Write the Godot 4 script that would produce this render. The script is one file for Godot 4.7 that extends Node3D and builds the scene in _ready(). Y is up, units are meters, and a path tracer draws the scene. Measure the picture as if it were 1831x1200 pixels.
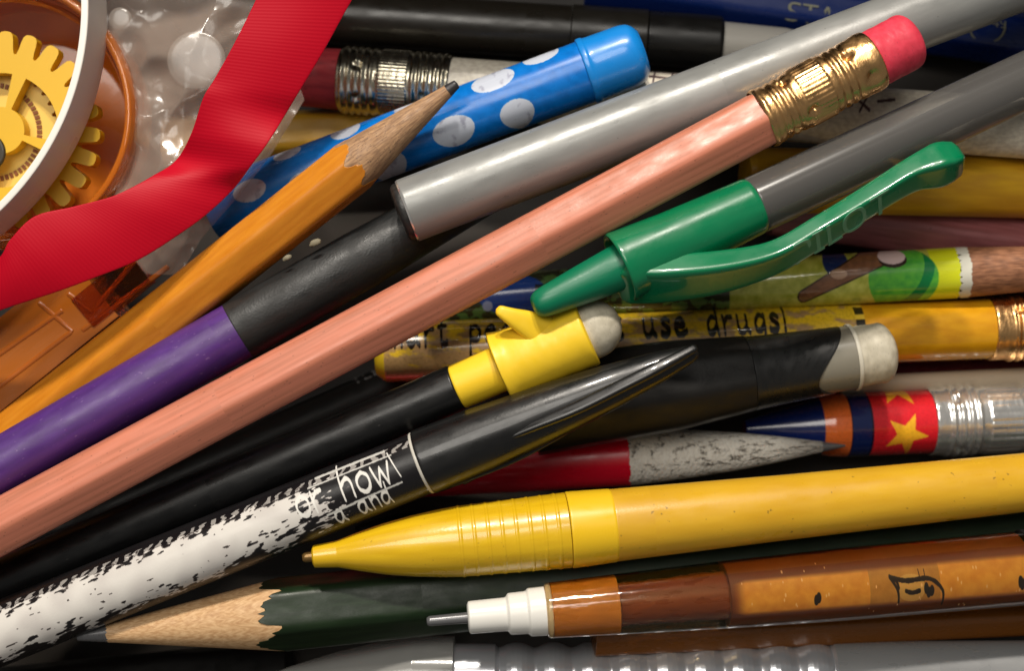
extends Node3D
# A drawer of pens and pencils seen from straight above. Lengths inside the builders are millimetres;
# place(x, y, h) turns a measured spot of the photograph and a height above the drawer floor into a point.

const K := 0.0004
const HC := 235.0
const MM := 0.001
var used := {}
var M := {}
var noise := FastNoiseLite.new()


func _ready() -> void:
	# camera
	var cam := Camera3D.new()
	cam.name = "camera"
	cam.position = Vector3(0, HC * MM, 0)
	cam.rotation_degrees = Vector3(-90, 0, 0)
	cam.fov = 26.99
	cam.near = 0.02
	cam.far = 5.0
	var lens := CameraAttributesPhysical.new()
	lens.frustum_focal_length = 50.0
	lens.frustum_focus_distance = 0.2
	lens.frustum_near = 0.02
	lens.frustum_far = 5.0
	lens.exposure_aperture = 15.0
	cam.attributes = lens
	add_child(cam)
	# the dim room round the drawer
	var we := WorldEnvironment.new()
	we.name = "room_light"
	var env := Environment.new()
	env.background_mode = Environment.BG_COLOR
	env.background_color = Color(0.385, 0.38, 0.37)
	env.tonemap_mode = Environment.TONE_MAPPER_LINEAR
	env.tonemap_exposure = 1.07
	env.sdfgi_enabled = true
	env.ssao_enabled = true
	env.ssil_enabled = true
	we.environment = env
	add_child(we)
	# two bulbs of the ceiling lamp beyond the top of the picture
	for i in 2:
		var bulb := OmniLight3D.new()
		bulb.name = "lamp_bulb"
		bulb.light_color = Color(1.0, 0.965, 0.915)
		bulb.light_energy = 0.27
		bulb.light_size = 0.02
		bulb.omni_range = 4.0
		bulb.omni_attenuation = 2.0
		bulb.shadow_enabled = true
		bulb.position = Vector3(-0.11 + 0.12 * i, 0.50, -0.58)
		add_child(bulb, true)
	# the pale ceiling that the lamp lights
	var ceiling := AreaLight3D.new()
	ceiling.name = "ceiling_glow"
	ceiling.area_size = Vector2(0.5, 0.42)
	ceiling.light_color = Color(1.0, 0.975, 0.935)
	ceiling.light_energy = 0.42
	ceiling.area_range = 4.0
	ceiling.shadow_enabled = true
	ceiling.position = Vector3(-0.19, 0.82, -0.34)
	ceiling.rotation_degrees = Vector3(-64, -26, 0)
	add_child(ceiling)
	materials()
	drawer()
	low_layer()
	middle_layer()
	top_layer()
	gear_toy()
	bag()
	ribbon()
	crumbs()


# ------------------------------------------------------------------ helpers

func numbered(n: String) -> String:
	if not used.has(n):
		used[n] = 0
		return n
	used[n] += 1
	return "%s_%03d" % [n, used[n]]


func place(x: float, y: float, h: float) -> Vector3:
	return Vector3((x - 915.5) * K * (HC - h), h, (y - 600.0) * K * (HC - h))


func thing(called: String, label: String, category: String, at := Vector3.ZERO, group := "") -> Node3D:
	var o := Node3D.new()
	o.name = numbered(called)
	o.position = at * MM
	o.set_meta("label", label)
	o.set_meta("category", category)
	if group:
		o.set_meta("group", group)
	add_child(o, true)
	return o


func part(parent: Node, called: String, mesh: Mesh, m: Material) -> MeshInstance3D:
	var o := MeshInstance3D.new()
	o.name = called
	o.mesh = mesh
	o.material_override = m
	parent.add_child(o, true)
	return o


func c(r: float, g: float, b: float) -> Color:
	return Color(r / 255.0, g / 255.0, b / 255.0)


func mat(col: Color, rough := 0.5, metal := 0.0, spec := 0.5) -> StandardMaterial3D:
	var m := StandardMaterial3D.new()
	m.albedo_color = col
	m.roughness = rough
	m.metallic = metal
	m.metallic_specular = spec
	return m


func tex(m: StandardMaterial3D, t: Texture2D) -> StandardMaterial3D:
	m.albedo_color = Color.WHITE
	m.albedo_texture = t
	return m


# clear coloured plastic: light is bent and tinted on its way through
func clear(col: Color, bend := 0.03, rough := 0.04, relief := 0.0) -> StandardMaterial3D:
	var m := mat(Color(col.r, col.g, col.b, 0.0), rough)
	m.transparency = BaseMaterial3D.TRANSPARENCY_ALPHA
	m.refraction_enabled = true
	m.refraction_scale = bend
	if relief > 0.0:
		m.heightmap_enabled = true
		m.heightmap_texture = M.smudge
		m.heightmap_scale = relief
	return m


func pane(col: Color, alpha: float, rough := 0.1) -> StandardMaterial3D:
	var m := mat(Color(col.r, col.g, col.b, alpha), rough)
	m.transparency = BaseMaterial3D.TRANSPARENCY_ALPHA
	return m


# a picture of value noise run through a ramp; stretched along the barrel by uv scale
func grain(a: Color, b: Color, sd: int, fu: float, fv: float, w := 512, h := 256, power := 1.0, spots := 0.0, spot := Color.BLACK) -> ImageTexture:
	var im := Image.create(w, h, false, Image.FORMAT_RGB8)
	var n := FastNoiseLite.new()
	n.seed = sd
	n.frequency = 1.0
	n.fractal_octaves = 4
	for y in h:
		var ang := TAU * y / h
		var q := Vector2(cos(ang), sin(ang)) * fv
		for x in w:
			var k := clampf(n.get_noise_3d(x * fu / w, q.x, q.y) * 0.9 + 0.5, 0, 1)
			var col := a.lerp(b, pow(k, power))
			if spots > 0.0:
				var s := n.get_noise_3d(x * 9.0 * 4.0 / w + 50.0, q.x * 2.2, q.y * 2.2)
				if s > 1.0 - spots:
					col = col.lerp(spot, clampf((s - 1.0 + spots) * 9.0, 0, 0.8))
			im.set_pixel(x, y, col)
	return ImageTexture.create_from_image(im)


# a thin lacquer over the colour, that shows the bulbs as sharp sparks
func gloss(m: StandardMaterial3D, k := 0.6) -> StandardMaterial3D:
	m.clearcoat_enabled = true
	m.clearcoat = k
	m.clearcoat_roughness = 0.07
	return m


# wear: roughness that varies with smudges and hairline scratches, tiny relief
func worn(m: StandardMaterial3D, relief := 0.0) -> StandardMaterial3D:
	m.roughness_texture = M.smudge
	m.roughness_texture_channel = BaseMaterial3D.TEXTURE_CHANNEL_RED
	if relief > 0.0:
		m.heightmap_enabled = true
		m.heightmap_texture = M.fine
		m.heightmap_scale = relief * 0.14
	return m


# ---- a pen: a node whose x axis runs from a to b, y towards the eye
func pen(called: String, label: String, category: String, xa: float, ya: float, ha: float, xb: float, yb: float, hb: float, group := "") -> Dictionary:
	var a := place(xa, ya, ha)
	var b := place(xb, yb, hb)
	var o := thing(called, label, category, a, group)
	var d := (b - a).normalized()
	var up := (Vector3.UP - d * d.y).normalized()
	o.basis = Basis(d, up, d.cross(up))
	return {"node": o, "a": a, "d": d, "L": (b - a).length(), "up": up, "side": d.cross(up), "xa": xa, "ya": ya, "xb": xb, "yb": yb}


# distance along the axis (mm) of the spot that the photograph shows at column px
func tx(p: Dictionary, px: float) -> float:
	var q := (px - 915.5) * K
	return (q * (HC - p.a.y) - p.a.x) / (p.d.x + q * p.d.y)


func px_at(p: Dictionary, t: float) -> Vector2:
	var w: Vector3 = p.a + p.d * t
	return Vector2(915.5 + w.x / (K * (HC - w.y)), 600.0 + w.z / (K * (HC - w.y)))


func mm(p: Dictionary, t: float) -> float:
	return K * (HC - p.a.y - p.d.y * t)


# (distance along the axis, angle round it) of a spot of the photograph on a barrel of radius rpx
func on(p: Dictionary, x: float, y: float, rpx: float) -> Vector2:
	var dir := Vector2(p.xb - p.xa, p.yb - p.ya).normalized()
	var v := Vector2(x - p.xa, y - p.ya)
	var foot: Vector2 = Vector2(p.xa, p.ya) + dir * v.dot(dir)
	var off := dir.cross(v)
	return Vector2(tx(p, foot.x), asin(clampf(off / rpx, -1, 1)))


func grid(nu: int, nv: int, pos: Callable, closed: bool, uvf: Variant = null) -> ArrayMesh:
	var P := PackedVector3Array()
	var N := PackedVector3Array()
	var U := PackedVector2Array()
	var I := PackedInt32Array()
	for i in nu:
		for j in nv:
			P.append(pos.call(i, j) * MM)
			U.append(uvf.call(i, j) if uvf != null else Vector2(float(i) / (nu - 1), float(j) / (nv - 1)))
	for i in nu:
		for j in nv:
			var i0 := maxi(i - 1, 0)
			var i1 := mini(i + 1, nu - 1)
			var j0 := j - 1
			var j1 := j + 1
			if closed:
				if j0 < 0:
					j0 = nv - 2
				if j1 > nv - 1:
					j1 = 1
			else:
				j0 = maxi(j0, 0)
				j1 = mini(j1, nv - 1)
			var du := P[i1 * nv + j] - P[i0 * nv + j]
			var dv := P[i * nv + j1] - P[i * nv + j0]
			var n := dv.normalized().cross(du.normalized())
			N.append(n.normalized() if n.length() > 1e-5 else Vector3.ZERO)
	# a closed-off tip has no width to measure: it borrows the mean of the next ring
	for e in [[0, 1], [nu - 1, nu - 2]]:
		for j in nv:
			if N[e[0] * nv + j] == Vector3.ZERO:
				N[e[0] * nv + j] = N[e[1] * nv + j]
	for i in nu - 1:
		for j in nv - 1:
			var a := i * nv + j
			I.append_array([a, a + nv, a + 1, a + nv, a + nv + 1, a + 1])
	var arr := []
	arr.resize(Mesh.ARRAY_MAX)
	arr[Mesh.ARRAY_VERTEX] = P
	arr[Mesh.ARRAY_NORMAL] = N
	arr[Mesh.ARRAY_TEX_UV] = U
	arr[Mesh.ARRAY_INDEX] = I
	var out := ArrayMesh.new()
	out.add_surface_from_arrays(Mesh.PRIMITIVE_TRIANGLES, arr)
	return out


# rounded corners on a profile of (t, r) pairs
func soften(pr: Array, amount := 0.22) -> Array:
	var out := []
	for i in pr.size():
		var v: Vector2 = pr[i]
		if i == 0 or i == pr.size() - 1:
			out.append(v)
			continue
		var a: Vector2 = pr[i - 1] - v
		var b: Vector2 = pr[i + 1] - v
		if a.length() < 1e-4 or b.length() < 1e-4:
			continue
		if abs(a.normalized().dot(b.normalized())) > 0.985:
			out.append(v)
			continue
		var ka := v + a.normalized() * minf(amount, a.length() * 0.4)
		var kb := v + b.normalized() * minf(amount, b.length() * 0.4)
		out.append(ka)
		for s in [0.3, 0.5, 0.7]:
			out.append(ka.lerp(v, s).lerp(v.lerp(kb, s), s))
		out.append(kb)
	return out


# radius of the cross-section at angle f: 0 round, else a polygon of that many sides with eased corners
func section(f: float, sides: int, roll: float) -> float:
	if sides == 0:
		return 1.0
	var s := TAU / sides
	var g := fposmod(f - roll, s) - s / 2
	var flat := 1.0 / cos(g)
	var top: float = 1.0 + (1.0 / cos(s / 2) - 1.0) * 0.62
	return -log(exp(-flat * 60.0) + exp(-top * 60.0)) / 60.0 + 0.004


# profile: [column in the photograph, radius in its pixels]
func barrel(p: Dictionary, called: String, pr: Array, m: Material, parent: Node = null, o := {}) -> MeshInstance3D:
	var prof := []
	for e in pr:
		var t := tx(p, e[0])
		prof.append(Vector2(t, maxf(e[1], 0.05) * mm(p, t)))
	if o.get("cap0", false):
		prof.push_front(Vector2(prof[0].x, 0.01))
	if o.get("cap1", false):
		prof.append(Vector2(prof[-1].x, 0.01))
	prof = soften(prof, o.get("soft", 0.22))
	var sides: int = o.get("sides", 0)
	var roll: float = o.get("roll", 0.0)
	var nv: int = o.get("nv", 73 if sides else 57)
	var t0 := tx(p, pr[0][0])
	var t1 := tx(p, pr[-1][0])
	var off: Vector2 = o.get("off", Vector2.ZERO)
	var spanned: bool = o.get("span", false)
	# long plain stretches get rows in between so that the polygon corners and relief stay even
	var rows := []
	for i in prof.size():
		if i > 0 and prof[i].distance_to(prof[i - 1]) > 12.0:
			var n := int(prof[i].distance_to(prof[i - 1]) / 10.0)
			for k in range(1, n + 1):
				rows.append(prof[i - 1].lerp(prof[i], float(k) / (n + 1)))
		rows.append(prof[i])
	var mesh := grid(rows.size(), nv,
		func(i, j):
			var f = -PI + TAU * j / (nv - 1)
			var r: float = rows[i].y * section(f, sides, roll)
			return Vector3(rows[i].x, r * cos(f) + off.x, r * sin(f) + off.y),
		true,
		func(i, j):
			return Vector2((rows[i].x - t0) / (t1 - t0) if spanned else rows[i].x * 0.02, float(j) / (nv - 1)))
	return part(parent if parent else p.node, called, mesh, m)


# a surface whose radius (px) is any function of column and angle
func shaped(p: Dictionary, called: String, x0: float, x1: float, nu: int, nv: int, radius: Callable, m: Material, parent: Node = null) -> MeshInstance3D:
	var mesh := grid(nu, nv,
		func(i, j):
			var x := lerpf(x0, x1, float(i) / (nu - 1))
			var t := tx(p, x)
			var f = -PI + TAU * j / (nv - 1)
			var r: float = radius.call(x, f) * mm(p, t)
			return Vector3(t, r * cos(f), r * sin(f)),
		true)
	return part(parent if parent else p.node, called, mesh, m)


# sharpened end: lead, wood cone and the painted body, whose edge is scalloped by the flats and torn by the blade
func sharpened(p: Dictionary, o: Dictionary) -> void:
	var tip := tx(p, o.tip)
	var sh := tx(p, o.shoulder)
	var end := tx(p, o.end)
	var a: float = o.r * mm(p, sh)
	var rt: float = o.get("blunt", 3.0) * mm(p, tip)
	var slope := (a - rt) / absf(sh - tip)
	var dir := signf(end - tip)
	var sides: int = o.get("sides", 0)
	var roll: float = o.get("roll", 0.0)
	var jag: float = o.get("jag", 0.3)
	var nz := FastNoiseLite.new()
	nz.seed = o.get("seed", 3)
	nz.frequency = 1.0
	var belly: float = o.get("belly", 0.0)
	var nv := 97
	var edge := []
	for j in nv:
		var f := -PI + TAU * j / (nv - 1)
		var q := section(f, sides, roll) * a
		var w := nz.get_noise_2d(cos(f) * 2.2, sin(f) * 2.2) + 0.6 * nz.get_noise_2d(cos(f) * 7 + 9, sin(f) * 7)
		edge.append(Vector2((q - rt) / slope + w * jag, q))
	var lead := absf(tx(p, o.lead) - tip)
	var cone := func(s: float, far: float) -> float:
		return rt + slope * s + belly * sin(PI * clampf(s / far, 0, 1))
	var lm := grid(8, nv,
		func(i, j):
			var f = -PI + TAU * j / (nv - 1)
			var s := lead * maxf(i - 2, 0) / 5.0
			var r: float = [0.01, rt * 0.7][i] if i < 2 else cone.call(s, edge[j].x)
			if i == 1:
				s = -0.05
			elif i == 0:
				s = -0.12
			return Vector3(tip + dir * s, r * cos(f), r * sin(f) * dir),
		true)
	part(p.node, "lead", lm, o.lead_mat)
	var wm := grid(26, nv,
		func(i, j):
			var f = -PI + TAU * j / (nv - 1)
			var s := lerpf(lead * (0.93 + 0.1 * nz.get_noise_2d(cos(f) * 3, sin(f) * 3 + 40)), edge[j].x, i / 25.0)
			var r: float = minf(cone.call(s, edge[j].x), edge[j].y) + (0.03 if i == 0 else 0.0)
			return Vector3(tip + dir * s, r * cos(f), r * sin(f) * dir),
		true)
	part(p.node, o.get("cone_name", "sharpened_wood"), wm, o.wood_mat)
	var extra: float = o.get("primer", 0.0)
	if extra > 0.0:
		var pm := grid(4, nv,
			func(i, j):
				var f = -PI + TAU * j / (nv - 1)
				var k := extra * (1.0 + 0.9 * nz.get_noise_2d(cos(f) * 4 + 3, sin(f) * 4))
				var r: float = edge[j].y + [0.0, 0.035, 0.035, 0.035][i]
				return Vector3(tip + dir * (edge[j].x - 0.02 + k * [0.0, 0.02, 0.5, 1.1][i]), r * cos(f), r * sin(f) * dir),
			true)
		part(p.node, "white_primer_edge", pm, o.primer_mat)
	var x0: float = tx(p, o.span0) if o.has("span0") else tip
	var x1: float = tx(p, o.span1) if o.has("span1") else end
	var bm := grid(14, nv,
		func(i, j):
			var f = -PI + TAU * j / (nv - 1)
			var e: float = edge[j].x + extra
			var s := e + 0.06 * mini(i, 2) if i < 3 else lerpf(e + 0.12, absf(end - tip), (i - 2) / 11.0)
			var r: float = edge[j].y * (mm(p, tip + dir * s) / mm(p, sh)) + [0.0, 0.05, 0.07][mini(i, 2)]
			return Vector3(tip + dir * s, r * cos(f), r * sin(f) * dir),
		true,
		func(i, j):
			var e: float = edge[j].x + extra
			var s := e + 0.06 * mini(i, 2) if i < 3 else lerpf(e + 0.12, absf(end - tip), (i - 2) / 11.0)
			var t := tip + dir * s
			var v := float(j) / (nv - 1)
			if dir < 0:
				v = 1.0 - v
			return Vector2((t - x0) / (x1 - x0) if o.has("span0") else t * 0.02, v))
	part(p.node, "painted_body", bm, o.body_mat)


# picture for a barrel, painted spot by spot in the photograph's own places
func painted(p: Dictionary, x0: float, x1: float, rpx: float, w: int, h: int, f: Callable) -> Image:
	var im := Image.create(w, h, false, Image.FORMAT_RGB8)
	var t0 := tx(p, x0)
	var t1 := tx(p, x1)
	var dir := Vector2(p.xb - p.xa, p.yb - p.ya).normalized()
	var across := Vector2(-dir.y, dir.x)
	for x in w:
		var q := px_at(p, lerpf(t0, t1, (x + 0.5) / w))
		for y in h:
			var ang := -PI + TAU * (y + 0.5) / h
			var s := q + across * (rpx * sin(ang))
			im.set_pixel(x, y, f.call(s.x, s.y, ang, q.x))
	return im


func stamp(im: Image, at: Vector2, r: float, col: Color) -> void:
	var n := int(ceil(r))
	for dx in range(-n, n + 1):
		for dy in range(-n, n + 1):
			var x := int(at.x) + dx
			var y := int(at.y) + dy
			if x >= 0 and y >= 0 and x < im.get_width() and y < im.get_height():
				var k := clampf(r + 0.5 - Vector2(x + 0.5, y + 0.5).distance_to(at), 0, 1)
				if k > 0:
					im.set_pixel(x, y, im.get_pixel(x, y).lerp(col, k))


func stroke(im: Image, pts: Array, r: float, col: Color) -> void:
	for i in pts.size() - 1:
		var a: Vector2 = pts[i]
		var b: Vector2 = pts[i + 1]
		var n := maxi(2, int(a.distance_to(b) / 1.0))
		for k in n + 1:
			stamp(im, a.lerp(b, float(k) / n), r * (0.85 + 0.25 * noise.get_noise_2d(a.x + k, a.y)), col)


func smooth_line(pts: Array) -> Array:
	var cv := Curve2D.new()
	for i in pts.size():
		var tan: Vector2 = (pts[mini(i + 1, pts.size() - 1)] - pts[maxi(i - 1, 0)]) / 6.0
		cv.add_point(pts[i], -tan, tan)
	return Array(cv.tessellate(4, 2))


func letter(ch: String) -> Array:
	match ch:
		"s": return [[.5, .85, .3, 1, .1, .8, .3, .55, .5, .3, .3, .02, .02, .12]]
		"m": return [[0, 1, 0, 0], [0, .7, .25, 1, .4, .8, .4, 0], [.4, .7, .65, 1, .8, .8, .8, 0]]
		"a": return [[.6, .85, .35, 1, .08, .7, .05, .3, .25, 0, .5, .3, .62, 1], [.62, 1, .6, .2, .75, 0]]
		"r": return [[0, 1, .05, 0], [.04, .6, .25, .95, .5, .95]]
		"t": return [[.2, 1.6, .18, .2, .35, 0, .5, .1], [0, 1.05, .45, 1.1]]
		"p": return [[.05, 1, 0, -.8], [.03, .8, .35, 1, .6, .65, .4, .2, .03, .25]]
		"e": return [[.05, .55, .55, .6, .4, .98, .1, .75, .05, .3, .3, 0, .7, .2]]
		"o": return [[.35, 1, .08, .75, .08, .25, .35, 0, .6, .25, .6, .75, .35, 1]]
		"l": return [[.1, 1.7, .1, 0]]
		"d": return [[.55, .85, .3, 1, .05, .6, .1, .1, .35, .1, .55, .5], [.62, 1.7, .55, .5, .65, -.05]]
		"n": return [[0, 1, 0, 0], [0, .7, .3, 1, .5, .75, .5, 0]]
		"u": return [[.05, 1, .05, .3, .25, 0, .5, .3, .55, 1], [.55, 1, .55, .2, .72, 0]]
		"g": return [[.55, .85, .3, 1, .05, .6, .1, .15, .35, .1, .55, .5], [.57, 1, .55, -.5, .3, -.75, .05, -.5]]
		"h": return [[0, 1.7, 0, 0], [0, .7, .3, 1, .5, .75, .5, 0]]
		"w": return [[0, 1, .2, 0, .42, .85, .62, 0, .85, 1]]
		"'": return [[.12, 1.7, .05, 1.3]]
		"!": return [[.12, 1.7, .08, .5], [.07, .08, .09, .04]]
		"/": return [[0, 1.4, .3, 0]]
	return []


# handwriting on a barrel picture: words start at column x, the line runs along the axis at off px below it
func write(im: Image, p: Dictionary, x0: float, x1: float, rpx: float, text: String, x: float, off: float, size: float, gap: float, thick: float, col: Color) -> void:
	var w := im.get_width()
	var h := im.get_height()
	var t0 := tx(p, x0)
	var t1 := tx(p, x1)
	for ch in text:
		var wide := 0.0
		for line in letter(ch):
			var pts := []
			for k in range(0, line.size(), 2):
				wide = maxf(wide, line[k])
				var t := tx(p, x + line[k] * size)
				var f := asin(clampf((off - line[k + 1] * size) / rpx, -1, 1))
				pts.append(Vector2((t - t0) / (t1 - t0) * w, (f + PI) / TAU * h))
			stroke(im, smooth_line(pts) if pts.size() > 3 and ch != "w" else pts, thick, col)
		x += (wide * size if wide > 0 else size * 0.5) + gap


# printed letters bent round a barrel: flat lettering a hair above the surface
func print_on(p: Dictionary, called: String, text: String, x: float, y: float, size: float, rpx: float, m: Material, font := "Droid Sans", flip := false, spread := 1.0) -> void:
	var tm := TextMesh.new()
	var sf := SystemFont.new()
	sf.font_names = PackedStringArray([font])
	tm.font = sf
	tm.text = text
	tm.font_size = 64
	tm.pixel_size = 1.0
	tm.depth = 0.0
	tm.curve_step = 2.0
	tm.horizontal_alignment = HORIZONTAL_ALIGNMENT_LEFT
	tm.vertical_alignment = VERTICAL_ALIGNMENT_BOTTOM
	var arr := tm.get_mesh_arrays()
	var V: PackedVector3Array = arr[Mesh.ARRAY_VERTEX]
	if V.is_empty():
		return
	var lo := V[0]
	for v in V:
		lo = lo.min(v)
	var at := on(p, x, y, rpx)
	var s: float = size / 46.0 * mm(p, at.x)
	var r: float = rpx * mm(p, at.x) + 0.03
	var sg := -1.0 if flip else 1.0
	var W := PackedVector3Array()
	var N := PackedVector3Array()
	for v in V:
		var f := at.y - sg * (v.y - lo.y) * s / r
		W.append(Vector3(at.x + sg * (v.x - lo.x) * s * spread, r * cos(f), r * sin(f)) * MM)
		N.append(Vector3(0, cos(f), sin(f)))
	var a2 := []
	a2.resize(Mesh.ARRAY_MAX)
	a2[Mesh.ARRAY_VERTEX] = W
	a2[Mesh.ARRAY_NORMAL] = N
	a2[Mesh.ARRAY_INDEX] = arr[Mesh.ARRAY_INDEX]
	var mesh := ArrayMesh.new()
	mesh.add_surface_from_arrays(Mesh.PRIMITIVE_TRIANGLES, a2)
	part(p.node, called, mesh, m)


# a bar swept along points [x, y, h, half width px, half depth px, twist]; world millimetres relative to base
func swept(parent: Node3D, called: String, pts: Array, m: Material, boxy := 0.35, steps := 6, nv := 33, caps := true) -> MeshInstance3D:
	var inv := parent.transform.affine_inverse()
	var rows := []
	for i in pts.size() - 1:
		for k in steps:
			var u := float(k) / steps
			var row := []
			for e in 6:
				var p0: float = pts[maxi(i - 1, 0)][e]
				var p1: float = pts[i][e]
				var p2: float = pts[i + 1][e]
				var p3: float = pts[mini(i + 2, pts.size() - 1)][e]
				row.append(0.5 * (2 * p1 + (p2 - p0) * u + (2 * p0 - 5 * p1 + 4 * p2 - p3) * u * u + (3 * p1 - p0 - 3 * p2 + p3) * u * u * u))
			rows.append(row)
	rows.append(pts[-1])
	var centre := []
	for r in rows:
		centre.append(place(r[0], r[1], r[2]))
	var n := rows.size()
	var first := [0.02, 0.55, 0.85]
	var total := n + (6 if caps else 0)
	var mesh := grid(total, nv,
		func(i, j):
			var k: int = clampi(i - 3, 0, n - 1) if caps else i
			var shrink := 1.0
			var push := 0.0
			if caps and i < 3:
				shrink = first[i]
				push = -sqrt(1.0 - shrink * shrink)
			elif caps and i >= n + 3:
				shrink = first[total - 1 - i]
				push = sqrt(1.0 - shrink * shrink)
			var d: Vector3 = (centre[mini(k + 1, n - 1)] - centre[maxi(k - 1, 0)]).normalized()
			var up := (Vector3.UP - d * d.y).normalized()
			var side := d.cross(up)
			var s: float = K * (HC - rows[k][2])
			var w: float = rows[k][3] * s
			var e: float = rows[k][4] * s
			var f = -PI + TAU * j / (nv - 1)
			var a := signf(sin(f)) * pow(absf(sin(f)), boxy) * w * shrink
			var b := signf(cos(f)) * pow(absf(cos(f)), boxy) * e * shrink
			var tw: float = rows[k][5]
			var q: Vector3 = centre[k] + d * push * minf(w, e) + side * (a * cos(tw) - b * sin(tw)) + up * (b * cos(tw) + a * sin(tw))
			return (inv * (q * MM)) / MM,
		true)
	return part(parent, called, mesh, m)


func ferrule(p: Dictionary, x0: float, x1: float, r0: float, r1: float, bands: Array, knurl: Array, dents: Array, m: Material, nk := 44) -> void:
	var rows := maxi(120, int(absf(x1 - x0)))
	shaped(p, "ferrule", x0, x1, rows, 181,
		func(x, f):
			var r := lerpf(r0, r1, (x - x0) / (x1 - x0))
			for b in bands:
				r += b[2] * exp(-pow((x - b[0]) / b[1], 2.0))
			for k in knurl:
				var w := smoothstep(k[0], k[0] + 5, x) * (1.0 - smoothstep(k[1] - 5, k[1], x))
				r += w * (1.6 + 1.3 * pow(absf(sin(f * nk / 2.0)), 0.7) - 0.9)
			for d in dents:
				var df := wrapf(f - d[1], -PI, PI) * r0
				r -= d[3] * exp(-(pow(x - d[0], 2.0) + df * df) / (d[2] * d[2]))
			r += 0.35 * noise.get_noise_2d(x * 2.2, f * 60.0)
			var e := minf(x - minf(x0, x1), maxf(x0, x1) - x)
			return r - 2.0 * exp(-e / 1.2),
		m)


# ------------------------------------------------------------------ materials

func materials() -> void:
	noise.seed = 11
	noise.frequency = 0.05
	M.smudge = grain(Color(0.55, 0, 0), Color(1, 0, 0), 5, 9.0, 2.0, 512, 256)
	M.fine = grain(Color(0.2, 0, 0), Color(0.8, 0, 0), 6, 120.0, 16.0, 512, 256)
	M.wood = tex(worn(mat(Color.WHITE, 0.8), 0.012), grain(c(222, 184, 138), c(184, 140, 96), 21, 22.0, 7.0, 512, 256, 1.2, 0.42, c(140, 104, 70)))
	M.wood_dirty = tex(worn(mat(Color.WHITE, 0.85), 0.012), grain(c(192, 152, 112), c(134, 102, 76), 22, 6.0, 8.0, 512, 256, 1.0, 0.6, c(70, 58, 50)))
	M.wood_red = tex(worn(mat(Color.WHITE, 0.85), 0.014), grain(c(176, 122, 88), c(112, 72, 50), 23, 8.0, 8.0))
	M.lead = worn(mat(c(104, 104, 106), 0.42, 0.3))
	M.pink = tex(worn(mat(Color.WHITE, 0.56), 0.008), grain(c(214, 132, 106), c(182, 112, 86), 31, 2.0, 4.5, 1024, 256, 1.3, 0.46, c(134, 84, 64)))
	M.orange = tex(worn(mat(Color.WHITE, 0.4), 0.006), grain(c(214, 138, 38), c(198, 120, 28), 32, 6.0, 4.0, 512, 256, 1.0, 0.35, c(130, 70, 18)))
	M.eraser_pink = tex(worn(mat(Color.WHITE, 0.85), 0.03), grain(c(226, 62, 84), c(206, 50, 70), 34, 4.0, 3.0, 256, 128, 1.0, 0.5, c(130, 44, 56)))
	M.eraser_old = tex(worn(mat(Color.WHITE, 0.85), 0.02), grain(c(192, 60, 66), c(150, 40, 50), 33, 6.0, 3.0, 256, 256, 1.0, 0.5, c(80, 24, 30)))
	M.eraser_cream = tex(worn(mat(Color.WHITE, 0.75), 0.02), grain(c(206, 198, 178), c(182, 174, 154), 35, 4.0, 2.5, 256, 128, 1.0, 0.5, c(120, 112, 100)))
	M.gold = worn(mat(c(244, 192, 130), 0.4, 1.0), 0.02)
	M.silver_foil = worn(mat(c(214, 206, 184), 0.3, 1.0), 0.012)
	M.chrome = worn(mat(c(250, 249, 246), 0.27, 0.85), 0.01)
	M.satin = tex(worn(mat(Color.WHITE, 0.48, 0.2), 0.006), grain(c(146, 147, 145), c(134, 135, 133), 39, 4.0, 2.0, 512, 256, 1.0, 0.36, c(84, 84, 84)))
	M.rubber = worn(mat(c(32, 33, 33), 0.66), 0.03)
	M.dust = grain(c(14, 14, 15), c(20, 20, 20), 37, 5.0, 3.0, 512, 256, 1.0, 0.36, c(96, 94, 90))
	M.black = tex(worn(mat(Color.WHITE, 0.46), 0.006), M.dust)
	M.black_gloss = gloss(tex(worn(mat(Color.WHITE, 0.44), 0.006), M.dust), 0.3)
	M.black_dull = worn(mat(c(25, 24, 23), 0.55, 0.0, 0.4), 0.01)
	M.purple = tex(worn(mat(Color.WHITE, 0.55), 0.006), grain(c(84, 46, 124), c(74, 42, 108), 38, 6.0, 3.0, 512, 256, 1.0, 0.5, c(120, 92, 142)))
	M.green = gloss(tex(worn(mat(Color.WHITE, 0.4), 0.004), grain(c(0, 120, 76), c(0, 110, 70), 40, 4.0, 2.0, 512, 256, 1.0, 0.36, c(60, 140, 104))))
	M.green_dull = worn(mat(c(0, 112, 78), 0.5), 0.01)
	M.yellow = gloss(tex(worn(mat(Color.WHITE, 0.36), 0.008), grain(c(228, 186, 28), c(212, 168, 22), 36, 4.0, 3.0, 512, 256, 1.0, 0.4, c(150, 118, 30))), 0.5)
	M.yellow_rubber = worn(mat(c(250, 208, 44), 0.6), 0.01)
	M.white_plastic = worn(mat(c(232, 230, 224), 0.35))


# ------------------------------------------------------------------ the drawer

func box(at: Vector3, size: Vector3, called: String, m: Material) -> void:
	var b := BoxMesh.new()
	b.size = size * MM
	var o := part(self, called, b, m)
	o.position = at * MM
	o.set_meta("kind", "structure")


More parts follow.
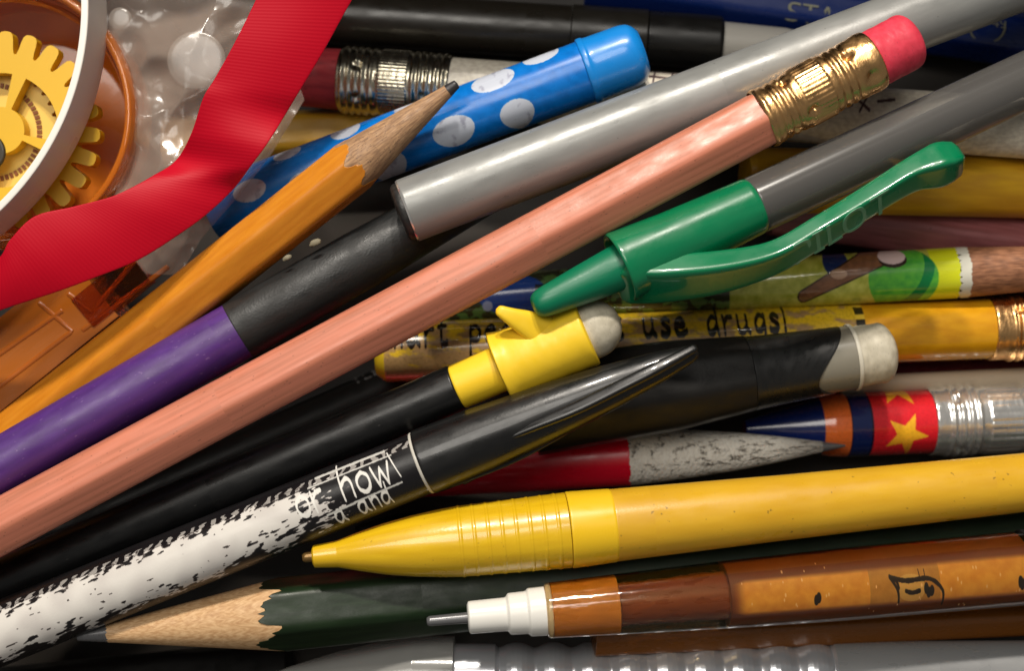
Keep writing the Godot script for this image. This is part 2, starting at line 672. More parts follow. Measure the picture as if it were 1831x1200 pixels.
func drawer() -> void:
	var m := tex(worn(mat(Color.WHITE, 0.7), 0.01), grain(c(58, 52, 46), c(40, 36, 32), 41, 5.0, 3.0))
	box(Vector3(0, -2, 0), Vector3(240, 4, 170), "drawer_floor", m)
	box(Vector3(0, 26, -82), Vector3(240, 52, 6), "added_wall_back", m)  # added out of view, its height set to shade the far edge
	box(Vector3(0, 22, 82), Vector3(240, 44, 6), "drawer_wall_front", m)
	box(Vector3(-117, 24, 0), Vector3(6, 48, 158), "drawer_wall_left", m)
	box(Vector3(117, 24, 0), Vector3(6, 48, 158), "drawer_wall_right", m)


# ------------------------------------------------------------------ lowest things

func low_layer() -> void:
	# plain pencils at the very bottom, that carry the lower right of the pile
	for e in [[690, 930, 5.0, 770, 1300], [1480, 930, 5.0, 1570, 1300]]:
		var p := pen("dark_pencil", "dark grey round pencil lying crosswise under the green pencil, %s" % ("below the amber pencil's white tip" if e[0] < 1000 else "below the amber pencil's printed label"), "pencil", e[0], e[1], e[2], e[3], e[4], e[2])
		barrel(p, "barrel", [[e[0], 56], [e[3], 56]], M.black_dull, null, {"cap0": true, "cap1": true})
	var p := pen("maroon_pencil", "dark maroon pencil mostly hidden under the gold-ferruled handwritten pencil", "pencil", 1350, 690, 3.7, 1980, 652, 3.7)
	barrel(p, "painted_body", [[1350, 40], [1980, 40]], worn(mat(c(72, 22, 34), 0.4)), null, {"sides": 6, "cap0": true, "cap1": true})
	p = pen("beige_stick", "thin beige stick in the gap above the star pencil", "stick", 1500, 690, 8.7, 1980, 668, 8.5)
	barrel(p, "stick", [[1500, 17], [1980, 17]], worn(mat(c(176, 160, 138), 0.6)), null, {"cap0": true, "cap1": true})
	# rose pencil
	p = pen("rose_pencil", "dusty rose hexagonal pencil between the mustard marker and the cartoon pencil", "pencil", 1380, 372, 9, 1980, 460, 9)
	barrel(p, "painted_body", [[1380, 48], [1980, 50]], tex(worn(mat(Color.WHITE, 0.5), 0.006), grain(c(158, 96, 98), c(126, 72, 72), 51, 4.0, 5.0, 512, 128, 1.0, 0.4, c(70, 36, 36))), null, {"sides": 6, "roll": 0.02, "cap0": true, "cap1": true})
	# mustard marker
	p = pen("mustard_marker", "thick mustard yellow marker barrel beyond the tip of the green clip", "marker", 1330, 321, 16.5, 1980, 335, 12.9)
	barrel(p, "barrel", [[1330, 54], [1342, 58], [1980, 58]], tex(worn(mat(Color.WHITE, 0.5)), grain(c(214, 164, 28), c(190, 138, 24), 52, 5.0, 3.0, 256, 128)), null, {"cap0": true, "cap1": true})
	# yellow one under the polka dots
	p = pen("yellow_pencil", "dull yellow pencil showing between the red ribbon and the polka dot pen", "pencil", 300, 262, 4.6, 760, 240, 4.6)
	barrel(p, "painted_body", [[300, 50], [760, 50]], worn(mat(c(206, 158, 40), 0.5)), null, {"sides": 6, "roll": 0.3, "cap0": true, "cap1": true})
	# white pencil with the silver ferrule
	p = pen("white_printed_pencil", "white printed pencil with silver ferrule and worn red eraser beside the ribbon", "pencil", 535, 137, 9.6, 1980, 240, 21.3)
	barrel(p, "eraser", [[535, 44], [541, 52], [620, 54]], M.eraser_old, null, {"cap0": true})
	var bands := []
	for x in [622, 634, 646, 658, 672, 746, 758, 770, 784, 797]:
		bands.append([x, 3.4, 3.2 if x % 4 else 2.4])
	ferrule(p, 612, 808, 58, 57, bands, [[682, 738]], [[648, -0.3, 7, 5], [648, 0.7, 7, 5], [765, 0.5, 6, 3]], M.silver_foil, 60)
	var im := painted(p, 806, 1980, 54, 1024, 128,
		func(x, y, _f, _ax):
			var k := noise.get_noise_2d(x * 1.3, y * 3.0)
			return c(226, 218, 200).lerp(c(196, 186, 170), clampf(k + 0.4, 0, 1)))
	for s in [[1150, 130, 1225, 137], [1155, 142, 1215, 150], [1172, 122, 1166, 160], [1205, 125, 1198, 150], [1420, 178, 1452, 172], [1452, 172, 1446, 200], [1470, 190, 1500, 182], [1478, 205, 1515, 196], [1492, 172, 1486, 212], [1520, 182, 1545, 206], [1545, 176, 1528, 208], [1560, 190, 1590, 186]]:
		var q0 := on(p, s[0], s[1], 54)
		var q1 := on(p, s[2], s[3], 54)
		var a0 := tx(p, 806)
		var a1 := tx(p, 1980)
		stroke(im, [Vector2((q0.x - a0) / (a1 - a0) * 1024, (q0.y + PI) / TAU * 128), Vector2((q1.x - a0) / (a1 - a0) * 1024, (q1.y + PI) / TAU * 128)], 1.2, c(60, 40, 46))
	barrel(p, "printed_body", [[806, 53], [1980, 54]], tex(worn(mat(Color.WHITE, 0.5)), ImageTexture.create_from_image(im)), null, {"span": true, "cap1": true})
	# navy pencil
	p = pen("navy_pencil", "navy blue pencil with pale lettering and a ring mark along the top edge", "pencil", 1050, -38, 4.2, 1980, 94, 4.2)
	barrel(p, "painted_body", [[1050, 45], [1980, 45]], worn(mat(c(18, 44, 112), 0.4)), null, {"sides": 6, "roll": 0.52, "cap0": true, "cap1": true})
	var pale := mat(c(150, 150, 130), 0.5)
	print_on(p, "lettering", "STA", 1396, 44, 34, 48, pale, "Droid Sans", false, 1.15)
	print_on(p, "number", "49", 1756, 58, 17, 48, pale)
	var ring := grid(40, 7,
		func(i, j):
			var a := lerpf(-0.25, PI + 0.5, i / 39.0)
			var b = TAU * j / 6.0
			var q := on(p, 1748, 56, 48)
			var s: float = mm(p, q.x)
			var w := (31.0 + 2.0 * cos(b)) * s
			var f: float = q.y + sin(a) * w / (48 * s)
			var r: float = 48 * s + 0.05 + 0.05 * sin(b)
			return Vector3(q.x + cos(a) * w, r * cos(f), r * sin(f)),
		true)
	part(p.node, "ring_mark", ring, pale)
	# black marker at the top
	p = pen("black_marker", "thick black marker with pale tip lying along the top edge", "marker", 400, 18, 4.8, 1440, 86, 8.2)
	barrel(p, "barrel", [[400, 47], [1020, 48]], worn(mat(c(38, 34, 28), 0.42)), null, {"cap0": true})
	barrel(p, "middle", [[1021, 50], [1156, 50]], worn(mat(c(40, 37, 32), 0.42)), null, {"cap0": true, "cap1": true})
	barrel(p, "cap", [[1157, 48], [1284, 47], [1290, 43]], worn(mat(c(28, 27, 26), 0.45)), null, {"cap0": true, "cap1": true})
	barrel(p, "pale_tip", [[1288, 37], [1400, 33], [1440, 27]], worn(mat(c(196, 192, 184), 0.5)), null, {"cap1": true})
	# dark thing at the lower left
	p = pen("charcoal_pencil", "charcoal black pencil in the bottom left corner under the scratched white pen", "pencil", -150, 1262, 7, 520, 1196, 7)
	barrel(p, "painted_body", [[-150, 50], [520, 50]], M.black_dull, null, {"sides": 6, "cap0": true, "cap1": true})


# ------------------------------------------------------------------ the middle of the pile

func middle_layer() -> void:
	# star pencil
	var p := pen("star_pencil", "red and navy pencil with yellow stars and a shiny silver ferrule", "pencil", 1330, 768, 10.5, 1980, 740, 7.7)
	var im := painted(p, 1330, 1662, 57, 512, 256,
		func(x, y, f, ax):
			var red := c(224, 34, 46)
			var col := red
			if ax < 1462:
				col = c(22, 40, 104)
			elif ax < 1507:
				col = c(238, 116, 52)
				if absf(f - 0.5) < 0.012 or absf(f + 0.35) < 0.012:
					col = c(206, 90, 40)
			elif ax < 1545:
				col = c(20, 36, 92)
				if ax < 1509 or ax > 1542:
					col = c(10, 16, 46)
			else:
				for s in [[1603, 774, 40.0, 0.25], [1596, 688, 40.0, 0.6]]:
					var v := Vector2(x - s[0], y - s[1])
					var a: float = fposmod(v.angle() + PI / 2 + s[3], TAU / 5) - TAU / 10
					if v.length() * cos(a) < 0.0 + s[2] * 0.40 or v.length() < star_edge(a, s[2]):
						if v.length() < star_edge(a, s[2]):
							col = c(252, 186, 44).lerp(c(238, 150, 40), clampf((y - s[1]) / 40.0, 0, 1))
			var k := noise.get_noise_2d(x * 3.0, y * 3.0)
			return col.darkened(0.10 * clampf(k + 0.2, 0, 1)))
	barrel(p, "printed_body", [[1330, 18], [1420, 40], [1480, 55], [1510, 57], [1662, 57]], gloss(tex(worn(mat(Color.WHITE, 0.3)), ImageTexture.create_from_image(im))), null, {"span": true, "cap0": true})
	ferrule(p, 1656, 1980, 61, 60, [[1685, 4, 3], [1700, 4, 4], [1716, 4, 4], [1731, 4, 3.5], [1826, 4, 3], [1842, 4, 4], [1858, 4, 4]], [[1748, 1812]], [[1695, -0.75, 8, 6], [1700, 0.9, 7, 6]], M.chrome, 26)
	# red pencil with the crackled white cone
	p = pen("red_pencil", "red pencil with a crackled white painted cone and a sharp grey tip", "pencil", -60, 879, 4.8, 1510, 797, 15.8)
	var crack := FastNoiseLite.new()
	crack.seed = 8
	crack.noise_type = FastNoiseLite.TYPE_CELLULAR
	crack.cellular_return_type = FastNoiseLite.RETURN_DISTANCE2_SUB
	crack.frequency = 0.021
	crack.domain_warp_enabled = true
	crack.domain_warp_amplitude = 22.0
	crack.domain_warp_frequency = 0.03
	im = Image.create(512, 256, false, Image.FORMAT_RGB8)
	var hm := Image.create(512, 256, false, Image.FORMAT_RGB8)
	for x in 512:
		for y in 256:
			var a := TAU * y / 256.0
			var near := 1.0 - x / 512.0
			var d: float = crack.get_noise_3d(x * 0.62, 70 * cos(a), 70 * sin(a)) + 1.0
			var k: float = clampf(d / 0.13, 0, 1)
			var fine := noise.get_noise_3d(x * 2.0, 90 * cos(a), 90 * sin(a))
			var col := c(242, 238, 228).lerp(c(224, 218, 206), clampf(fine + 0.4, 0, 1))
			var show := smoothstep(-0.35, 0.05, noise.get_noise_3d(x * 0.35, 40 * cos(a), 40 * sin(a)))
			col = col.lerp(c(70, 62, 54), pow(1.0 - k, 0.6) * show * 0.95)
			if x < 130:
				col = col.lerp(c(120, 116, 110), (1.0 - x / 130.0) * 0.7)
			im.set_pixel(x, y, col)
			hm.set_pixel(x, y, Color(0.3 + 0.5 * lerpf(1, k, show) + 0.2 * fine, 0, 0))
	var stone := tex(mat(Color.WHITE, 0.75), ImageTexture.create_from_image(im))
	stone.heightmap_enabled = true
	stone.heightmap_texture = ImageTexture.create_from_image(hm)
	stone.heightmap_scale = 0.06
	sharpened(p, {"tip": 1510, "shoulder": 1125, "end": -60, "r": 51.0, "lead": 1466, "jag": 0.5, "seed": 4, "blunt": 2.0, "belly": 0.62, "cone_name": "crackled_cone", "lead_mat": M.lead, "wood_mat": stone, "body_mat": worn(mat(c(224, 18, 48), 0.4))})
	# the black one with small pale letters
	p = pen("black_lettered_pencil", "black pencil with pale capital letters in the gap under the pink pencil", "pencil", 40, 985, 20, 715, 687, 4.5)
	barrel(p, "painted_body", [[40, 42], [715, 42]], M.black_dull, null, {"cap0": true, "cap1": true})
	print_on(p, "lettering", "TLE", 630, 690, 22, 42.5, mat(c(150, 150, 148), 0.5), "Droid Sans", false, 1.2)
	# dark green pencil
	p = pen("green_pencil", "thick dark green pencil with ragged pale sharpened wood and blunt lead", "pencil", 140, 1138, 32, 1980, 939, 17)
	sharpened(p, {"tip": 140, "shoulder": 466, "end": 1980, "r": 59.0, "lead": 198, "jag": 1.7, "seed": 9, "blunt": 8.0, "sides": 6, "roll": 0.25, "lead_mat": M.lead, "wood_mat": M.wood, "body_mat": tex(worn(mat(Color.WHITE, 0.5, 0.0, 0.35), 0.006), grain(c(30, 46, 26), c(20, 34, 18), 61, 4.0, 5.0, 256, 128, 1.0, 0.3, c(70, 84, 60)))})
	# grey pen with the beaded grip
	p = pen("beaded_grip_pen", "grey pen with a beaded metallic grip and clear front along the bottom edge", "pen", 490, 1210, 22, 1980, 1203, 22)
	barrel(p, "clear_front", [[490, 6], [520, 18], [600, 42], [700, 66], [740, 72], [812, 70]], pane(c(190, 190, 186), 0.42, 0.12), null, {"cap0": true})
	barrel(p, "inner_tube", [[520, 5], [640, 20], [812, 26]], worn(mat(c(150, 148, 142), 0.4)))
	var pr := [[812, 54], [815, 57], [886, 57]]
	for k in 9:
		var x := 924.0 + 66.0 * k
		for e in [[-31, 50], [-26, 52], [-18, 56], [-9, 58.5], [0, 59.3], [9, 58.5], [18, 56], [26, 52], [31, 50]]:
			pr.append([x + e[0], e[1]])
	pr.append([1490, 56])
	barrel(p, "beaded_grip", pr, worn(mat(c(208, 210, 215), 0.26, 0.6)), null, {"soft": 0.1, "cap0": true})
	barrel(p, "barrel", [[1488, 57], [1980, 57]], worn(mat(c(140, 141, 142), 0.42, 0.1)), null, {"cap1": true})
	# brown pencil under the amber one
	p = pen("brown_pencil", "brown amber pencil half hidden between amber mechanical pencil and beaded pen", "pencil", 1060, 1134, 24.5, 1980, 1089, 16.6)
	barrel(p, "painted_body", [[1060, 37], [1980, 38]], worn(mat(c(120, 70, 22), 0.35)), null, {"sides": 6, "cap0": true, "cap1": true})
	cartoon_pencil()
	hand_pencil()
	eraser_pencil()
	# polka dot pen
	p = pen("polka_dot_pen", "bright blue pen with white polka dots and a rounded plug end", "pen", 380, 378, 19, 1150, 90, 23.8)
	var dots := [[967, 104, 34, 15], [884, 150, 40, 20], [928, 208, 31, 23], [817, 240, 38, 25], [622, 236, 28, 16], [520, 277, 26, 11], [735, 190, 30, 22], [700, 300, 34, 22], [560, 330, 34, 20], [640, 340, 30, 14], [460, 345, 30, 20]]
	im = painted(p, 380, 1052, 56, 768, 256,
		func(x, y, f, _ax):
			var col := c(8, 116, 206).lerp(c(4, 104, 188), clampf(noise.get_noise_2d(x * 0.8, y) + 0.3, 0, 1))
			for d in dots:
				var v := Vector2(x - d[0], y - d[1]).rotated(0.36)
				if absf(f) > PI / 2:
					v.x += 47
				var q = v.x * v.x / (d[2] * d[2]) + v.y * v.y / (d[3] * d[3])
				if q < 1.0:
					var k := noise.get_noise_2d(x * 0.7 + d[0], y * 0.7)
					col = c(196, 202, 216).lerp(c(120, 118, 140), smoothstep(0.18, 0.5, k) * 0.45)
			return col)
	barrel(p, "dotted_barrel", [[380, 54], [1052, 56]], tex(worn(mat(Color.WHITE, 0.34)), ImageTexture.create_from_image(im)), null, {"span": true, "cap0": true})
	barrel(p, "plug", [[1046, 55], [1047, 60], [1056, 60.5], [1060, 57.5], [1122, 57], [1136, 54], [1145, 46], [1150, 37]], gloss(worn(mat(c(22, 132, 216), 0.4)), 0.3), null, {"soft": 0.8})
	barrel(p, "plug_dimple", [[1150, 38], [1150.5, 33], [1147, 24], [1147, 1]], worn(mat(c(126, 148, 176), 0.5)), null)
	amber_pencil()


func star_edge(a: float, r: float) -> float:
	# distance of a five-pointed star's outline at angle a from the middle of a notch-to-notch sector
	var outer := Vector2(r, 0)
	var inner := Vector2(r * 0.42, 0).rotated(TAU / 10)
	var d := Vector2(1, 0).rotated(absf(a))
	var e := inner - outer
	return outer.cross(e) / d.cross(e)


func cartoon_pencil() -> void:
	var p := pen("cartoon_pencil", "round pencil printed with a lime green ball and brown twig, chipped at the sharpened end", "pencil", 780, 540, 9, 1990, 472, 17.2)
	var im := painted(p, 780, 1730, 45, 1024, 256,
		func(x, y, f, ax):
			var k := noise.get_noise_2d(x * 0.9, y * 0.9)
			var col := c(206, 206, 96).lerp(c(168, 172, 60), clampf(k + 0.5, 0, 1))
			if ax > 1655:
				col = c(216, 222, 30)
			if ax < 1300:
				col = c(96, 132, 70) if noise.get_noise_2d(x * 0.7 + 90, y * 0.7) > 0.05 else c(60, 62, 40)
				if ax > 840 and ax < 985 and Vector2((x - 920) / 62.0, (y - 528) / 36.0).length() < 1.0:
					col = c(36, 78, 170)
				if Vector2(x - 876, y - 548).length() < 9:
					col = c(170, 180, 220)
				if absf(x - 975) < 16 and y > 510:
					col = c(24, 26, 40)
			var v := Vector2((x - 1606) / 62.0, (y - 500) / 56.0)
			if v.length() < 1.0 and f < 1.4:
				col = c(96, 186, 58).lerp(c(66, 160, 58), clampf(k + 0.3, 0, 1))
				if absf(Vector2(x - 1560, y - 470).length() - 92) < 9 and x > 1560:
					col = c(0, 124, 62)
			if Vector2((x - 1487) / 22.0, (y - 470) / 26.0).length() < 1.0:
				col = c(14, 44, 96)
			# twig
			var a := Vector2(1432, 530)
			var b := Vector2(1568, 456)
			var u := clampf((Vector2(x, y) - a).dot(b - a) / (b - a).length_squared(), 0, 1)
			var d := Vector2(x, y).distance_to(a.lerp(b, u))
			var w := lerpf(9, 19, u)
			if d < w + 2.5:
				col = c(50, 34, 24)
			if d < w:
				col = c(142, 96, 66).lerp(c(116, 78, 54), clampf(k + 0.4, 0, 1))
			if Vector2((x - 1492) / 15.0, (y - 492) / 9.0).length() < 1.0:
				col = c(186, 146, 116)
			if Vector2((x - 1588) / 25.0, (y - 466) / 15.0).length() < 1.0:
				col = c(60, 44, 40)
			if Vector2((x - 1587) / 24.0, (y - 461) / 14.0).length() < 1.0:
				col = c(226, 200, 198)
			return col)
	sharpened(p, {"tip": 1990, "shoulder": 1726, "end": 780, "r": 45.0, "blunt": 33.0, "lead": 1984, "jag": 0.35, "seed": 13, "primer": 1.7, "span0": 780, "span1": 1730,
		"lead_mat": M.lead, "wood_mat": M.wood_red, "primer_mat": worn(mat(c(214, 212, 198), 0.8)), "body_mat": gloss(tex(worn(mat(Color.WHITE, 0.3)), ImageTexture.create_from_image(im)))})


func hand_pencil() -> void:
	var p := pen("handwritten_pencil", "golden yellow pencil with black handwritten words and a gold ferrule", "pencil", 672, 631, 14.2, 1980, 579, 12.1)
	var im := painted(p, 672, 1768, 54, 2048, 192,
		func(x, y, _f, ax):
			var gold := c(222, 160, 24)
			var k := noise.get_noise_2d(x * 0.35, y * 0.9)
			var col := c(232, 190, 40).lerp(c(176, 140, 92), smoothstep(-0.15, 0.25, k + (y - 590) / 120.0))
			var fine := noise.get_noise_2d(x * 2.5, y * 2.5)
			col = col.darkened(clampf(fine * 0.25, 0, 0.2))
			if ax > 1534:
				col = gold.lerp(c(206, 142, 20), clampf(k + 0.4, 0, 1))
			elif ax > 1518:
				col = c(40, 34, 20) if fposmod(y, 22.0) < 13.0 else c(236, 196, 60)
			elif ax < 690:
				col = c(226, 190, 40)
			return col)
	var ink := c(26, 18, 10)
	for w in [["smart", 674], ["people", 842], ["don't", 1002], ["use", 1146], ["drugs!", 1258]]:
		write(im, p, 672, 1768, 54, w[0], w[1], -11, 30, 9, 4.3, ink)
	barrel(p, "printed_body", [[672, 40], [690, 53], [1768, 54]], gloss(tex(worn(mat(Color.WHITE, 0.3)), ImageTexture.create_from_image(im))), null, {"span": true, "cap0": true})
	ferrule(p, 1764, 1980, 57, 56, [[1800, 3.5, 4], [1814, 3.5, 4], [1828, 3.5, 4], [1842, 3.5, 3]], [[1856, 1930]], [[1806, -0.6, 7, 5]], M.gold)


func eraser_pencil() -> void:
	var p := pen("clear_ended_pencil", "stout black mechanical pencil with a worn cream eraser in a frosted holder", "mechanical pencil", 950, 730, 22.9, 1598, 627, 21.4)
	barrel(p, "barrel", [[950, 84], [1200, 79], [1337, 66]], M.black_dull, null, {"sides": 8, "roll": 0.2, "cap0": true, "soft": 0.5})
	# sleeve with an oblique front that lets the frosted holder show
	var cut := func(f: float) -> float:
		return 1506.0 - 60.0 * exp(-pow((f - 0.62) / 1.0, 2.0))
	part(p.node, "sleeve", grid(40, 97,
		func(i, j):
			var f = -PI + TAU * j / 96.0
			var u := clampf((i - 3) / 33.0, 0, 1)
			var x: float = lerpf(1338, cut.call(f), u)
			var r := lerpf(67.5, 58.6, pow(clampf((x - 1338) / 168.0, 0, 1), 0.7))
			if i < 3:
				r -= [6.0, 2.0, 0.4][i]
			if i > 36:
				r -= [0.4, 1.6, 6.0][i - 37]
				x += [0.6, 1.0, 1.0][i - 37]
			var t := tx(p, x)
			return Vector3(t, r * mm(p, t) * cos(f), r * mm(p, t) * sin(f)),
		true), worn(mat(c(26, 26, 26), 0.42)))
	barrel(p, "frosted_holder", [[1400, 54], [1470, 57], [1523, 57.6]], worn(mat(c(128, 123, 110), 0.42)))
	barrel(p, "holder_rim", [[1519, 59], [1521, 60.5], [1526, 60], [1527, 56]], worn(mat(c(206, 200, 184), 0.4)))
	shaped(p, "eraser", 1524, 1600, 40, 65,
		func(x, f):
			var e := clampf((x - 1572) / 28.0, 0, 1)
			var w := noise.get_noise_2d(x * 0.9, f * 14.0) * 1.6
			return (54.0 + w) * sqrt(maxf(0.0, 1.0 - e * e)) + 0.1,
		M.eraser_cream)


func amber_pencil() -> void:
	var p := pen("amber_mechanical_pencil", "transparent amber mechanical pencil with stepped white tip and printed orange label inside", "mechanical pencil", 765, 1111, 35, 1980, 1003, 28)
	barrel(p, "lead", [[763, 6], [768, 9], [842, 10]], M.lead, null, {"cap0": true})
	barrel(p, "white_tip", [[836, 22], [839, 29], [906, 30], [910, 37], [942, 38], [946, 43], [986, 44]], M.white_plastic, null, {"cap0": true, "cap1": true, "soft": 0.3})
	barrel(p, "amber_barrel", [[974, 44], [979, 49], [1110, 54], [1300, 60], [1500, 64], [1830, 66], [1980, 66]], gloss(clear(c(255, 222, 164), 0.04, 0.04, 0.012), 1.0), null, {"cap0": true})
	barrel(p, "front_sleeve", [[986, 40], [1104, 42], [1106, 30]], worn(mat(c(206, 138, 54), 0.4)), null, {"cap0": true, "cap1": true})
	barrel(p, "dark_core", [[1106, 27], [1290, 30], [1840, 32]], worn(mat(c(128, 66, 22), 0.4)), null, {})
	var im := painted(p, 1296, 1822, 51, 1024, 256,
		func(x, y, f, ax):
			var k := noise.get_noise_2d(x * 0.6, y * 0.6)
			var col := c(242, 184, 78).lerp(c(228, 160, 58), clampf(k + 0.4, 0, 1))
			if ax > 1538 and ax < 1660:
				col = c(206, 156, 74).lerp(c(186, 136, 60), clampf(k + 0.4, 0, 1))
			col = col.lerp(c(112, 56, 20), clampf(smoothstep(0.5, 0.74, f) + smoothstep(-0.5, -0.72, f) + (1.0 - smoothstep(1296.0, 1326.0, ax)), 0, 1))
			return col)
	# round face with a pointed ear, as printed on the label
	var a0 := tx(p, 1296)
	var a1 := tx(p, 1822)
	var ink := c(28, 18, 16)
	var at := func(x: float, y: float) -> Vector2:
		var q := on(p, x, y, 51)
		return Vector2((q.x - a0) / (a1 - a0) * 1024, (q.y + PI) / TAU * 256)
	for k in 26:
		var a := k / 25.0 * TAU
		stamp(im, at.call(1610 + 17 * cos(a), 1042 + 9 * sin(a)), 12, c(222, 186, 112))
	var glint_rng := RandomNumberGenerator.new()
	glint_rng.seed = 5
	for k in 46:  # pale dots painted on the label as sparkles of the clear barrel
		stamp(im, at.call(glint_rng.randf_range(1300, 1815), 1040 + glint_rng.randf_range(-38, 44)), glint_rng.randf_range(1.2, 3.0), c(250, 226, 180))
	for s in [[[1572, 1024], [1600, 1030], [1640, 1026], [1664, 1044], [1668, 1068]], [[1572, 1024], [1586, 1046], [1590, 1066]], [[1572, 1024], [1583, 1030], [1588, 1042]], [[1600, 1047], [1612, 1050], [1625, 1046]]]:
		var pts := []
		for q in s:
			pts.append(at.call(q[0], q[1]))
		stroke(im, smooth_line(pts), 3.6, ink)
	for q in [[1636, 1042], [1641, 1049], [1646, 1046], [1445, 1064], [1449, 1060], [1800, 1030], [1804, 1034]]:
		stamp(im, at.call(q[0], q[1]), 8, ink)
	stroke(im, [at.call(1622, 1012), at.call(1624, 1024)], 1.5, ink)
	stroke(im, [at.call(1632, 1012), at.call(1633, 1024)], 1.5, ink)
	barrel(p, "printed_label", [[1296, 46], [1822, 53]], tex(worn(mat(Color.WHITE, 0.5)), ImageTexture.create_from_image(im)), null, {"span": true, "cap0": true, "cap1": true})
	barrel(p, "end_cap", [[1826, 67], [1829, 69], [1980, 69]], M.black, null, {"cap0": true, "cap1": true})


# ------------------------------------------------------------------ the top of the pile

func top_layer() -> void:
	# black mechanical pencil with the yellow eraser cap
	var p := pen("black_mechanical_pencil", "black mechanical pencil whose end wears the yellow eraser cap", "mechanical pencil", -150, 1108, 25.2, 1105, 569, 33.5)
	barrel(p, "barrel", [[-150, 45], [816, 42], [819, 36]], M.black, null, {"cap0": true, "cap1": true})
	barrel(p, "yellow_end", [[816, 38], [819, 41], [900, 42]], M.yellow_rubber, null, {"cap0": true})
	var q := pen("yellow_eraser_cap", "bright yellow rubber eraser cap with a pointed fin and cream bulb end", "eraser cap", 880, 665.6, 31.9, 1112, 566, 33.5)
	shaped(q, "sleeve", 893, 1052, 50, 73,
		func(x, f):
			var r := 64.0 + 5.0 * exp(-pow((x - 893) / 16.0, 2.0)) - 1.5 * sin((x - 893) / 159.0 * PI)
			if x < 897:
				r = lerpf(40, r, smoothstep(893, 896, x))
			if x > 1048:
				r = lerpf(r, 42, smoothstep(1048, 1052, x))
			return r + 0.8 * noise.get_noise_2d(x * 0.5, f * 12),
		M.yellow_rubber)
	swept(q.node, "fin", [[980, 598, 35.2, 34, 18, 0], [944, 580, 36.4, 25, 15, 0], [914, 566, 37.2, 16, 12, 0], [896, 557, 37.4, 11, 10, 0]], M.yellow_rubber, 0.7)
	shaped(q, "bulb", 1040, 1108, 30, 57,
		func(x, _f):
			var e := clampf((x - 1058) / 49.8, -1, 1)
			return 53.0 * sqrt(maxf(0.0, 1.0 - e * e)) + 0.05,
		M.eraser_cream)
	scratched_pen()
	# yellow mechanical pencil
	p = pen("yellow_mechanical_pencil", "large glossy yellow mechanical pencil with a ribbed grip pointing left", "mechanical pencil", 545, 997, 35, 1980, 847, 28)
	barrel(p, "lead_sleeve", [[541, 6], [545, 9], [566, 10]], worn(mat(c(120, 92, 50), 0.4, 0.5)), null, {"cap0": true})
	var pr := [[559, 15], [562, 20], [604, 24], [640, 34], [690, 46], [740, 54.5], [790, 60.5], [815, 62.5]]
	for k in 8:
		var x := 824.0 + 24.5 * k
		var r := 63.0 + 0.55 * k
		pr.append_array([[x - 3.5, r], [x - 1.5, r + 1.1], [x + 1.5, r + 1.1], [x + 3.5, r + 0.1]])
	pr.append([1015, 67.4])
	barrel(p, "ribbed_grip", pr, M.yellow, null, {"cap0": true, "cap1": true, "soft": 0.06, "nv": 81})
	barrel(p, "collar", [[1016, 66.6], [1018, 68.4], [1095, 65.6], [1100, 62]], worn(mat(c(234, 190, 34), 0.4)), null, {"cap0": true, "cap1": true})
	barrel(p, "barrel", [[1093, 62], [1096, 64.6], [1400, 58], [1980, 50]], tex(worn(mat(Color.WHITE, 0.46), 0.006), grain(c(220, 172, 42), c(208, 158, 36), 71, 3.0, 1.6, 512, 256, 1.0, 0.42, c(130, 100, 36))), null, {"cap1": true})
	# silver pen
	p = pen("silver_pen", "satin silver grey pen whose open rim shows a dark end", "pen", 716, 382, 31.6, 1980, -98, 26)
	barrel(p, "barrel", [[728, 55.5], [729, 58], [1980, 58]], M.satin)
	barrel(p, "rim", [[734, 52], [727, 53], [725.5, 56], [729, 57.6]], M.chrome)
	barrel(p, "dark_end", [[735, 54], [719, 53.5], [713, 46], [711, 1]], tex(worn(mat(Color.WHITE, 0.5), 0.03), grain(c(58, 58, 56), c(30, 30, 30), 72, 12, 5, 256, 128)), null, {"soft": 0.6})
	# purple marker with the black grip
	p = pen("purple_marker", "purple pen with a matte black grip, lying between the orange and pink pencils", "pen", -150, 924, 33.0, 860, 341, 21.5)
	barrel(p, "purple_barrel", [[-150, 53], [426, 53]], M.purple, null, {"cap0": true})
	barrel(p, "black_grip", [[424, 51], [426, 54], [640, 54], [860, 46]], M.rubber, null, {"cap0": true, "cap1": true})
	green_pen()
	# orange pencil
	p = pen("orange_pencil", "orange hexagonal pencil with a worn sharpened point aimed up right", "pencil", -150, 922, 18.4, 817, 150, 31.2)
	sharpened(p, {"tip": 817, "shoulder": 648, "end": -150, "r": 44.0, "lead": 800, "jag": 0.7, "seed": 6, "blunt": 8.0, "sides": 6, "roll": 0.1, "lead_mat": worn(mat(c(52, 50, 52), 0.6, 0.2)), "wood_mat": M.wood_dirty, "body_mat": M.orange})
	# pink pencil
	p = pen("pink_pencil", "long salmon pink pencil with a gold ferrule and fresh red eraser", "pencil", -150, 1022, 36.8, 1648, 60, 36)
	barrel(p, "painted_body", [[-150, 48], [1366, 48.5]], M.pink, null, {"sides": 6, "roll": 0.12, "cap0": true})
	ferrule(p, 1360, 1560, 54, 55, [[1366, 4, 2], [1384, 4, -2.5], [1397, 4, -2.8], [1410, 4, -2.8], [1487, 4, -2.6], [1500, 4, -2.8], [1513, 4, -2.6], [1548, 9, 1.5]], [[1424, 1474]], [[1432, 0.62, 8, 9], [1408, -0.8, 8, 7], [1516, -0.5, 8, 8], [1538, 0.55, 13, 8], [1400, 1.25, 9, 8]], M.gold, 40)
